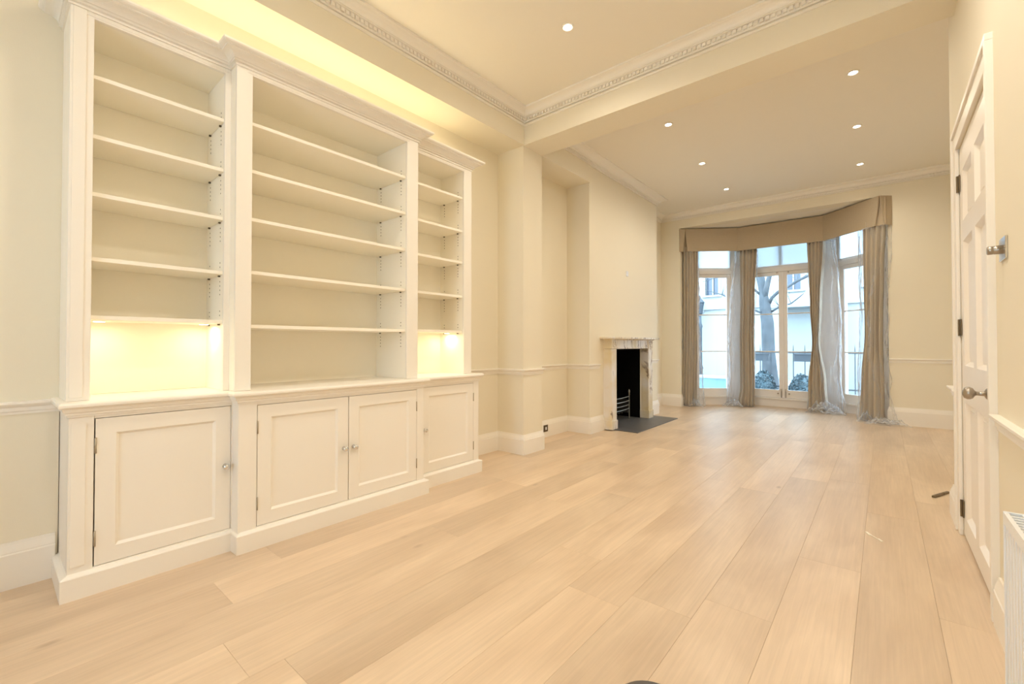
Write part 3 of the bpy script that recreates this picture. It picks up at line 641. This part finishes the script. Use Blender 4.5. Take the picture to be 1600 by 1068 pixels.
def curtain(base, ang, tab, ptab, label, plabel, folds, seed, pile):
    """tab: (z, centre offset, half width, half depth) along direction ang"""
    d = Vector((math.cos(ang), math.sin(ang), 0)); n = Vector((-d.y, d.x, 0)); B = Vector((base[0], base[1], 0))
    root = empty('curtain', (base[0], base[1], 0.02), label, 'curtain', 'floor-length curtains under the pelmet')
    def cf(z, u):
        c, hw, hd = lerp_tab(tab, z); a = 2 * PI * u; k = math.cos(a); s_ = math.sin(a)
        x = math.copysign(abs(k) ** .75, k) * hw; y = math.copysign(abs(s_) ** .6, s_) * hd
        pl = math.sin((x / hw) * folds * PI + seed + .35 * math.sin(z * 2.1 + seed)) * .030 * (1 if s_ < 0 else .8)
        pl += .012 * noise.noise(Vector((x * 14, z * 2.6, seed)))
        if z < .5: pl += (0.5 - z) * .05 * noise.noise(Vector((x * 9, z * 12, seed + 5)))
        return B + d * (c + x) + n * (y + pl) + Vector((0, 0, z))
    zs = [.02 + 2.94 * (k / 44) for k in range(45)]
    loft(cf, zs, 96, 'drape', 'curtain', root)
    MB_ = MB(); c, hw, hd = lerp_tab(tab, 2.9); p0 = B + d * (c - hw); p1 = B + d * (c + hw)
    MB_.tube([(p0.x, p0.y, 2.97), (p1.x, p1.y, 2.97)], .012, 8).build('heading', 'fabric', root, smooth=True)
    pr_ = empty('plastic_cover', (base[0], base[1], 0.01), plabel, 'plastic sheet', 'clear polythene wraps around the curtains')
    def pf(z, u):
        c, hw, hd = lerp_tab(ptab, z); a = 2 * PI * u; k = math.cos(a); s_ = math.sin(a)
        x = math.copysign(abs(k) ** .8, k) * hw; y = math.copysign(abs(s_) ** .7, s_) * hd
        w_ = .035 * noise.noise(Vector((math.cos(a) * 2.2 + seed, math.sin(a) * 2.2, z * 2.2))) + .018 * noise.noise(Vector((math.cos(a) * 7 + seed, math.sin(a) * 7, z * 5.5)))
        return B + d * (c + x + k * w_) + n * (y + s_ * w_) + Vector((0, 0, z))
    zs2 = [.012 + 2.86 * (k / 70) for k in range(71)]
    mbp = loft(pf, zs2, 72, 'wrap', 'plastic', pr_)
    # crumpled excess on the floor
    for (px_, py_, rx, ry, hh) in pile:
        mb = MB(); NU, NV = 40, 14; ids = []
        for i in range(NV + 1):
            r = i / NV; row = []
            for j in range(NU):
                a = 2 * PI * j / NU; nn = noise.noise(Vector((math.cos(a) * r * 4 + px_ * 9, math.sin(a) * r * 4 + py_ * 7, seed))); n2 = noise.noise(Vector((math.cos(a) * r * 11, math.sin(a) * r * 11 + seed, 3)))
                rr = r * (1 + .22 * noise.noise(Vector((math.cos(a) * 1.5, math.sin(a) * 1.5, seed + px_))))
                h = max(.004, hh * (1 - r ** 2.2) * (.8 + .9 * nn + .5 * n2))
                row.append(mb.pt((px_ + math.cos(a) * rx * rr, py_ + math.sin(a) * ry * rr, h)))
            ids.append(row)
        for i in range(NV):
            for j in range(NU): mb.f.append([ids[i][j], ids[i][(j+1) % NU], ids[i+1][(j+1) % NU], ids[i+1][j]])
        mb.build('crumpled_hem', 'plastic', pr_, smooth=True, fix=False)
    return root
al = math.atan2(BB[1] - BA[1], BB[0] - BA[0])
curtain((-2.75, 8.43), al * .9, [(0, -.03, .13, .05), (1.2, -.01, .12, .05), (2.95, 0, .125, .06)], [(0, .05, .19, .08), (1.2, .02, .15, .07), (2.9, .01, .14, .07)],
        'leftmost bunched beige curtain beside the far left wall', 'clear plastic wrap around the leftmost curtain', 5, 1.0, [(-2.66, 8.40, .16, .10, .14)])
curtain((-1.91, 9.0), al * .5, [(0, -.03, .14, .05), (.35, -.01, .12, .05), (1.2, -.02, .115, .05), (2.0, .0, .115, .05), (2.95, .02, .14, .06)],
        [(0, -.12, .23, .08), (.9, -.10, .22, .07), (1.8, -.08, .20, .07), (2.9, -.02, .18, .07)], 'beige curtain hanging between the left and middle bay windows', 'clear plastic wrap around the curtain left of the middle doors', 5, 2.3, [(-2.12, 8.86, .19, .11, .13)])
curtain((-.83, 9.02), -.15, [(0, -.02, .15, .05), (.5, -.03, .13, .05), (1.2, -.04, .055, .045), (1.8, -.04, .085, .05), (2.95, -.03, .135, .06)],
        [(0, .08, .27, .09), (.6, .10, .20, .08), (1.5, .12, .19, .07), (2.3, .07, .21, .07), (2.9, .03, .19, .07)], 'beige curtain pinched in the middle, right of the glazed doors', 'clear plastic wrap spreading over the curtain right of the glazed doors', 5, 3.9, [(-.74, 8.90, .30, .12, .17)])
curtain((-.10, 8.42), -.5, [(0, -.03, .15, .06), (.6, -.02, .14, .06), (1.3, .0, .11, .055), (2.2, .01, .12, .06), (2.95, .02, .135, .06)],
        [(0, .03, .25, .10), (.5, -.01, .20, .09), (1.3, .0, .175, .08), (2.9, .01, .20, .08)], 'rightmost wide tan curtain next to the far wall', 'clear plastic wrap around the rightmost curtain, trailing on floor', 4, 5.2, [(.03, 8.22, .28, .09, .09), (-.20, 8.38, .13, .10, .13)])

# ------------------------------------------------------------------ fireplace
fp = empty('fireplace', (XB, 6.0, 0), 'veined cream marble fireplace surround on the chimney breast', 'fireplace')
JX = -2.762
MB().box(XB - .08, JX, 5.335, 5.478, .012, 1.085).box(XB - .08, JX + .012, 5.325, 5.488, .012, .13).build('jamb', 'marble', fp, bevel=.003)
MB().box(XB - .08, JX, 6.535, 6.685, .012, 1.085).box(XB - .08, JX + .012, 6.525, 6.695, .012, .13).build('jamb', 'marble', fp, bevel=.003)
MB().box(XB - .06, JX - .012, 5.478, 6.535, 1.085, 1.215).box(XB - .06, JX - .003, 5.478, 6.535, 1.085, 1.105).build('frieze', 'marble', fp, bevel=.003)
for ya, yb_ in ((5.335, 5.478), (6.535, 6.685)):
    cbk = MB().box(XB - .06, JX + .006, ya, yb_, 1.088, 1.215).build('corner_block', 'marble', fp, bevel=.003)
    MB().lathe([(.045, 0), (.045, .005), (.034, .008), (.030, .003), (.012, .003), (.010, .009)], (JX + .006, (ya + yb_) / 2, 1.152), (1, 0, 0), 20).build('roundel', 'marble', cbk, smooth=True)
MB().sweep([(XB - .03, 5.335), (JX, 5.335), (JX, 6.685), (XB - .03, 6.685)], [(-.06, 1.205), (.012, 1.205), (.022, 1.214), (.030, 1.222), (-.06, 1.222)]).build('bed_moulding', 'marble', fp)
MB().box(XB - .06, -2.685, 5.235, 6.785, 1.222, 1.247).build('mantel_shelf', 'marble', fp, bevel=.004)
h = MB().box(-3.42, -2.432, 5.40, 6.855, .0005, .0125)
h2 = MB().prism([(-2.875, 5.30), (-2.432, 5.40), (-2.432, 6.855), (-2.875, 6.855)], .0005, .012)
tag(MB().box(XB + .001, -2.432, 5.40, 6.855, .0005, .012).build('hearth', 'slate', bevel=.001), 'dark grey slate hearth slab in front of the fireplace', 'hearth')
MB().box(-3.418, XB - .001, 5.49, 6.52, .0005, .0115).build('inner_hearth', 'slate', fp)
gr = empty('fire_grate', (-3.05, 6.0, .012), 'black iron fire grate with four steel bars inside the fireplace', 'grate')
GX = -2.985
for z in (.17, .228, .288, .352): MB().tube([(GX, 5.66, z), (GX + .02, 5.82, z), (GX + .03, 6.0, z), (GX + .02, 6.18, z), (GX, 6.33, z)], .0085, 8).build('bar', 'gratebar', gr, smooth=True)
for y in (5.66, 6.33):
    MB().lathe([(.016, .0), (.012, .02), (.009, .05), (.009, .36), (.014, .37), (.009, .385), (.016, .41), (.012, .435), (.003, .45)], (GX, y, .012), (0, 0, 1), 12).build('post', 'gratebar', gr, smooth=True)
    MB().box(-3.30, GX - .01, y - .006, y + .006, .10, .30).build('side_plate', 'iron', gr)
MB().box(-3.33, -3.31, 5.64, 6.35, .05, .62).build('back_plate', 'soot', gr)
for k in range(7): y = 5.70 + k * .1; MB().box(-3.30, GX, y - .007, y + .007, .12, .135).build('bottom_bar', 'iron', gr)

# ------------------------------------------------------------------ right wall: door, switch, radiator
dr = empty('door_1', (XR, 3.295, 0), 'tall white six-panel door in the right wall', 'door', None, 'structure')
dx = XR + .004                                 # front face of the leaf (faces -X)
y0, y1, zt = 2.802, 3.788, 2.325
def leaf():
    mb = MB(); sy = .105; my = (y0 + y1) / 2; ms = .05; t = .04
    rails = [(.012, .125), (.81, 1.025), (1.755, 1.875), (2.175, zt)]
    mb.box(dx, dx + t, y0, y0 + sy, .012, zt).box(dx, dx + t, y1 - sy, y1, .012, zt)
    for a, b in rails: mb.box(dx, dx + t, y0 + sy, y1 - sy, a, b)
    for k in range(3): mb.box(dx, dx + t, my - ms, my + ms, rails[k][1], rails[k+1][0])
    lf = mb.build('leaf', 'doorpaint', dr)
    for k in range(3):
        for a, b in ((y0 + sy, my - ms), (my + ms, y1 - sy)):
            c, e = rails[k][1], rails[k+1][0]; m = MB(); r = .020; w = .022
            m.quad((dx + r, a + w, c + w), (dx + r, a + w, e - w), (dx + r, b - w, e - w), (dx + r, b - w, c + w))
            for q in (((dx, a, c), (dx, b, c), (dx + r, b - w, c + w), (dx + r, a + w, c + w)), ((dx, a, e), (dx, b, e), (dx + r, b - w, e - w), (dx + r, a + w, e - w)),
                      ((dx, a, c), (dx, a, e), (dx + r, a + w, e - w), (dx + r, a + w, c + w)), ((dx, b, c), (dx, b, e), (dx + r, b - w, e - w), (dx + r, b - w, c + w))): m.quad(*q)
            m.box(dx + r - .004, dx + r + .004, a + w + .02, b - w - .02, c + w + .02, e - w - .02)
            m.build('door_panel', 'doorpaint', lf, fix=True)
    return lf
leaf()
for z in (.113, 1.20, 2.07):
    MB().tube([(XR - .006, y1 + .002, z), (XR - .006, y1 + .002, z + .10)], .007, 10).box(XR - .003, XR + .002, y1 - .03, y1 + .004, z, z + .10).build('hinge', 'hinge', dr, smooth=False)
kn = MB().lathe([(.030, 0), (.030, .004), (.024, .008), (.020, .012), (.010, .016), (.009, .040), (.013, .046), (.024, .052), (.029, .062), (.029, .070), (.023, .080), (.010, .086), (.002, .087)], (dx, 2.905, .925), (-1, 0, 0), 28)
kn.build('door_knob', 'nickel', dr, smooth=True)
cas = [(-.006, 0), (.010, 0), (.016, .012), (.016, .075), (.026, .083), (.026, .105), (-.006, .105)]
def casing(mb, pts):  # architrave: inverted U around the opening on the plane X = XR, width outward
    pass
cw = .118
MB().box(XR - .016, XR + .002, y1 + .004, y1 + cw - .03, 0, zt + .012).box(XR - .026, XR + .002, y1 + cw - .03, y1 + cw, 0, zt + .012 + cw - .03).build('architrave', 'trim', dr, bevel=.003)
MB().box(XR - .016, XR + .002, y0 - cw + .03, y0 - .004, 0, zt + .012).box(XR - .026, XR + .002, y0 - cw, y0 - cw + .03, 0, zt + .012 + cw - .03).build('architrave', 'trim', dr, bevel=.003)
MB().box(XR - .016, XR + .002, y0 - cw + .03, y1 + cw - .03, zt + .012, zt + .012 + cw - .03).box(XR - .026, XR + .002, y0 - cw, y1 + cw, zt + .012 + cw - .03, zt + .012 + cw).build('architrave', 'trim', dr, bevel=.003)

sw = empty('dimmer_switch', (XR, 2.52, 1.515), 'chrome plate with projecting dimmer knob on the right wall beside the door', 'switch')
MB().box(XR - .007, XR, 2.452, 2.572, 1.474, 1.560).build('plate', 'chrome', sw, bevel=.002)
MB().lathe([(.017, 0), (.017, .018), (.015, .020), (.0165, .022), (.0165, .036), (.013, .038)], (XR - .007, 2.53, 1.517), (-1, 0, 0), 20).build('knob', 'nickel', sw, smooth=True)
for yy in (2.462, 2.562): MB().lathe([(.004, 0), (.004, .0015)], (XR - .007, yy, 1.517), (-1, 0, 0), 10).build('screw', 'nickel', sw)

rd = empty('radiator', (.30, 1.1, 0), 'white ribbed panel radiator low on the right wall', 'radiator')
RX0, RX1, RY0, RY1, RZ0, RZ1 = .252, .325, .35, 1.80,   .10, .690
prof = []; y = RY0
rib = []
mb = MB(); n_r = int((RY1 - RY0) / .033)
pts = []
for k in range(n_r):
    ya = RY0 + k * (RY1 - RY0) / n_r; w_ = (RY1 - RY0) / n_r
    pts += [(RX0 + .010, ya), (RX0 + .010, ya + w_ * .28), (RX0, ya + w_ * .42), (RX0, ya + w_ * .86), (RX0 + .010, ya + w_)]
pts.append((RX0 + .018, RY1)); pts.append((RX0 + .018, RY0))
mb.prism(pts, RZ0, RZ1 - .022); mb.build('front_panel', 'rad', rd)
MB().box(RX1 - .012, RX1, RY0, RY1, RZ0, RZ1 - .03).build('back_panel', 'rad', rd)
tgm = MB().box(RX0 - .004, RX0 + .006, RY0, RY1, RZ1 - .03, RZ1).box(RX1 - .006, RX1 + .004, RY0, RY1, RZ1 - .03, RZ1 + .004).box(RX0 + .03, RX0 + .036, RY0, RY1, RZ1 - .008, RZ1)
k = RY0
while k < RY1 - .01: tgm.box(RX0 + .006, RX1 - .006, k, k + .008, RZ1 - .008, RZ1 - .001); k += .024
tgm.build('top_grille', 'rad', rd)
for yy in (RY0 - .004, RY1 - .004): MB().box(RX0 - .004, RX1 + .004, yy, yy + .008, RZ0, RZ1 + .002).build('side_panel', 'rad', rd, bevel=.002)
for yy in (.6, 1.55): MB().box(RX1, XR, yy - .015, yy + .015, .25, .55).build('bracket', 'rad', rd)
MB().tube([(.30, RY1 - .05, RZ0 + .01), (.30, RY1 - .05, .0)], .008, 8).build('pipe', 'rad', rd, smooth=True)

# ------------------------------------------------------------------ small things
so = empty('wall_socket', (XL + .02, 4.45, .11), 'small dark bronze socket on the recess skirting beside the pier', 'socket')
MB().box(XL + .019, XL + .026, 4.408, 4.494, .068, .150).build('plate', 'bronze', so, bevel=.002)
MB().box(XL + .026, XL + .029, 4.438, 4.464, .092, .126).build('insert', 'plate_white', so)
bp_ = empty('blanking_plate', (XB, 6.06, 2.185), 'small white plate high on the chimney breast above the fireplace', 'plate')
MB().box(XB, XB + .006, 6.03, 6.10, 2.15, 2.225).build('plate', 'plate_white', bp_, bevel=.002)
MB().lathe([(.008, 0), (.008, .002)], (XB + .006, 6.065, 2.187), (1, 0, 0), 12).build('outlet', 'plate_white', bp_)
# dark strip on the floor by the wall end
T = Matrix.Translation((.29, 4.60, 0)) @ Matrix.Rotation(math.radians(66), 4, 'Z')
m = MB(); m.T = T; m.box(-.03, .115, -.010, .010, .001, .014); m.box(.125, .21, -.009, .009, .001, .013)
strip = m.build('metal_strip', 'hinge', bevel=.001); tag(strip, 'short dark brown metal strip on the floor by the wall end past the door', 'strip')
m = MB(); a = Vector((-.093, 3.45, .001)); 
for (p, q, w) in (((-.092, 3.47), (-.066, 3.425), .010), ((-.070, 3.430), (-.030, 3.385), .004), ((-.034, 3.392), (-.012, 3.360), .008)):
    p, q = Vector(p), Vector(q); d = (q - p).normalized(); n = Vector((-d.y, d.x)) * w
    m.prism([tuple(p - n * .4), tuple(q - n), tuple(q + n * .6), tuple(p + n)], .0008, .004)
tag(m.build('paper_scrap', 'paper'), 'tiny torn cream scrap lying on the open floor', 'scrap')
T = Matrix.Translation((-.585, 1.395, 0))
m = MB(); m.lathe([(.115, .001), (.118, .006), (.116, .014), (.108, .019), (.05, .021)], (-.560, 1.345, 0), (0, 0, 1), 36)
tag(m.build('floor_disc', 'darkplastic', smooth=False), 'dark grey round disc on the floor at the bottom edge of the picture', 'disc')

# ------------------------------------------------------------------ outside
struct('floor_street', MB().box(-40, 30, 9.9, 27, -1.2, -1.0), 'asphalt', 'grey paving and street outside the bay', 'ground')
# opposite house
hs = empty('terraced_house', (-5, 24, -1.0), 'white stucco terraced house across the street', 'building')
FY = 23.0
wins = []
for (xa_, xb_, za, zb_) in ((-13.6, -12.5, -.2, 2.35), (-11.2, -10.1, -.2, 2.35), (-13.6, -12.5, 3.5, 5.8), (-11.2, -10.1, 3.5, 5.8), (-6.75, -6.15, 3.55, 5.6), (-3.35, -2.75, 3.55, 5.6), (-.55, .1, 3.55, 5.6), (.9, 2.0, -.2, 2.35), (3.3, 4.4, -.2, 2.35), (2.2, 3.2, 3.5, 5.8), (5.4, 6.4, 3.5, 5.8)):
    wins.append((xa_, xb_, za, zb_))
xs = sorted(set([-18, 9.5] + [w_[0] for w_ in wins] + [w_[1] for w_ in wins]))
wm = MB()
cols = {}
for w_ in wins: cols.setdefault((w_[0], w_[1]), []).append((w_[2], w_[3]))
prev = -18
for (a, b) in sorted(cols):
    wm.box(prev, a, FY, FY + .4, -1, 10); z = -1
    for (za, zb_) in sorted(cols[(a, b)]): wm.box(a, b, FY, FY + .4, z, za); z = zb_
    wm.box(a, b, FY, FY + .4, z, 10); prev = b
wm.box(prev, 9.5, FY, FY + .4, -1, 10)
wm.build('facade_wall', 'stucco', hs)
for (a, b, za, zb_) in wins:
    f_ = MB().box(a - .12, a, FY - .06, FY + .1, za, zb_).box(b, b + .12, FY - .06, FY + .1, za, zb_).box(a - .12, b + .12, FY - .10, FY + .1, zb_, zb_ + .14).box(a - .16, b + .16, FY - .16, FY + .1, za - .08, za)
    f_.box((a+b)/2 - .03, (a+b)/2 + .03, FY + .14, FY + .2, za, zb_).box(a, b, FY + .14, FY + .2, (za + zb_)/2 - .03, (za + zb_)/2 + .03)
    fo = f_.build('window', 'stucco', hs); MB().box(a, b, FY + .22, FY + .26, za, zb_).build('pane', 'far_glass', fo)
MB().box(-18, 9.5, FY - .12, FY, 2.85, 3.1).build('string_course', 'stucco', hs)
MB().box(-18, 9.5, FY - .35, FY, 9.5, 9.9).build('cornice', 'stucco', hs)
MB().box(-18, 9.5, FY + .1, FY + .9, 9.9, 11.5).build('roof', 'stucco_grey', hs)
for k in range(-3, 4):
    xc = -2.72 + k * 5.2
    for dx_ in (-.8, .8): MB().lathe([(.24, 0), (.24, .2), (.19, .25), (.17, 2.9), (.22, 3.0), (.25, 3.1)], (xc + dx_, FY - 1.2, -.4), (0, 0, 1), 18).build('porch_column', 'stucco', hs, smooth=True)
    MB().box(xc - 1.1, xc + 1.1, FY - 1.5, FY, 2.7, 3.25).build('porch_roof', 'stucco', hs)
    for s_ in range(4): MB().box(xc - .8, xc + .8, FY - 1.4 - .3 * s_, FY, -1, -.4 - .15 * s_).build('step', 'stucco', hs)
# garden wall and stair balustrade seen through the left window
tag(MB().box(-4.6, -2.75, 11.2, 11.4, -1, .34).build('garden_wall', 'teal'), 'pale teal low garden wall outside the left bay window', 'wall')
tag(MB().box(-4.65, -2.70, 11.14, 11.46, .34, .39).build('wall_coping', 'stucco'), 'white coping along the teal garden wall', 'coping')
lp = empty('lamp_post', (-5.05, 16.5, -1), 'black cast iron post seen through the left bay window', 'post')
MB().lathe([(.16, 0), (.15, .3), (.09, .4), (.085, 1.2), (.11, 1.3), (.08, 1.4), (.075, 2.7), (.10, 2.8), (.06, 2.9), (.05, 3.2)], (-5.05, 16.5, -1), (0, 0, 1), 14).build('column', 'black_iron', lp, smooth=True)
MB().lathe([(.05, 0), (.10, .05), (.15, .4), (.17, .45), (.05, .6), (.02, .7)], (-5.05, 16.5, 2.2), (0, 0, 1), 8).build('lantern', 'black_iron', lp)
# iron railing
rl = empty('iron_railing', (-1.5, 11.0, 0), 'black iron railing outside the middle and right bay windows', 'railing')
MB().box(-2.6, 1.2, 12.48, 12.52, .93, .97).build('rail', 'black_iron', rl); MB().box(-2.6, 1.2, 12.48, 12.52, .10, .13).build('rail', 'black_iron', rl)
x = -2.6
while x < 1.2:
    MB().tube([(x, 12.5, -1.0), (x, 12.5, 1.02), (x, 12.5, 1.14)], [.012, .012, .003], 6).build('baluster', 'black_iron', rl); x += .235
for xx in (-2.35, -1.45):
    t = empty('window_box', (xx, 12.4, .72), 'dark planter box hung on the railing, %s' % ('left, in front of the tree' if xx < -2 else 'seen through the right glazed door'), 'planter')
    MB().box(xx - .17, xx + .17, 12.3, 12.46, .74, .90).build('trough', 'black_iron', t); MB().box(xx - .19, xx + .19, 12.28, 12.48, .90, .925).build('rim', 'black_iron', t)
# plane tree
tr = empty('tree', (-2.46, 14.0, -1.0), 'bare pale plane tree with forked trunk outside the middle bay window', 'tree')
def tp(px, py, Y):  # position of a limb joint at distance Y, from measured picture directions
    u = (px - 800) / 688.6; w = (528.5 - py) / 688.6; yw, pt = math.radians(40.104), math.radians(.739)
    r = Vector((math.cos(yw), math.sin(yw), 0)); f = Vector((-math.sin(yw), math.cos(yw), 0)); up = Vector((0, 0, 1))
    dd = r * u + (up * math.cos(pt) - f * math.sin(pt)) * w + (f * math.cos(pt) + up * math.sin(pt)); t = Y / dd.y
    return Vector((0, 0, 1.15)) + dd * t
trunk = [tp(1204, 665, 14), tp(1204, 600, 14), tp(1201, 550, 14), tp(1199, 505, 14), tp(1196, 475, 14), tp(1192, 455, 14.05), tp(1189, 435, 14.1), tp(1184, 400, 14.2), tp(1176, 350, 14.4), tp(1165, 280, 14.8)]
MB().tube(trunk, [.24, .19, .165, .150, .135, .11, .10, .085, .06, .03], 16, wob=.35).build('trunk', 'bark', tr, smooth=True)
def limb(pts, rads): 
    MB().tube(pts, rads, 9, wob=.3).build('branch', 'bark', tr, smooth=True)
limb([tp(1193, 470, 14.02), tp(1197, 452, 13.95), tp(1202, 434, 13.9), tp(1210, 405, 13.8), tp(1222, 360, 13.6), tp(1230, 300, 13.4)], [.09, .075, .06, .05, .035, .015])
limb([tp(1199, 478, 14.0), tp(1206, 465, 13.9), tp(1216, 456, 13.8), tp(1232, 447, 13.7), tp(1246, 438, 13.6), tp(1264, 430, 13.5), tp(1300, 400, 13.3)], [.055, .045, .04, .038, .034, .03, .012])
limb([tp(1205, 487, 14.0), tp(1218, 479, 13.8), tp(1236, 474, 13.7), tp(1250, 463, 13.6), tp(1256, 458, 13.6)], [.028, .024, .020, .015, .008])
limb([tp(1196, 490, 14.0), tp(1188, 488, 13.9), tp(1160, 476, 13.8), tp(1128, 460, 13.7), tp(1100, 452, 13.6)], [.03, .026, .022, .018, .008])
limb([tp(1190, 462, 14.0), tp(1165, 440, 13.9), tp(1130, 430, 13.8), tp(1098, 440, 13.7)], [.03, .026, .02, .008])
rr = random.Random(3)
for k in range(26):
    s_ = rr.choice([tp(1236, 474, 13.7), tp(1246, 438, 13.6), tp(1218, 479, 13.8), tp(1128, 460, 13.7), tp(1130, 430, 13.8), tp(1160, 476, 13.8), tp(1210, 405, 13.8)])
    d1 = Vector((rr.uniform(-.5, .5), rr.uniform(-.3, .3), rr.uniform(-.15, .5)))
    MB().tube([s_, s_ + d1 * .5 + Vector((0, 0, .05)), s_ + d1 + Vector((rr.uniform(-.1, .1), 0, .2))], [.010, .007, .003], 5).build('twig', 'twig', tr)
# clipped evergreen bushes
def bush(x, y, z0, rx, ry, rz, label):
    t = empty('bush', (x, y, z0), label, 'bush')
    rb = random.Random(int(x * 100) + 7); mb = MB()
    for k in range(2600):
        a = rb.uniform(0, 2 * PI); c = rb.uniform(-.3, 1); r = math.sqrt(max(0, 1 - c * c)); q = rb.uniform(.86, 1.05)
        p = Vector((x + math.cos(a) * r * rx * q, y + math.sin(a) * r * ry * q, z0 + rz * .3 + c * rz * .75 * q)); u = Vector((rb.uniform(-1, 1), rb.uniform(-1, 1), rb.uniform(-1, 1))).normalized() * .03
        v = u.cross(Vector((rb.uniform(-1, 1), rb.uniform(-1, 1), rb.uniform(-1, 1)))).normalized() * .016
        mb.quad(p - u, p - v, p + u, p + v)
    f_ = mb.build('foliage', 'leaf', t, fix=False); f_['kind'] = 'stuff'
    MB().lathe([(.3 * rx, 0), (.85 * rx, rz * .2), (.9 * rx, rz * .5), (.6 * rx, rz * .85), (.1, rz * 1.0)], (x, y, z0), (0, 0, 1), 16).build('crown', 'leaf', t, smooth=True)
bush(-1.42, 11.9, -.6, .30, .28, 1.0, 'round dark evergreen bush behind the right glazed door')
bush(-2.20, 12.0, -.6, .30, .28, 1.05, 'dark evergreen bush at the foot of the tree')
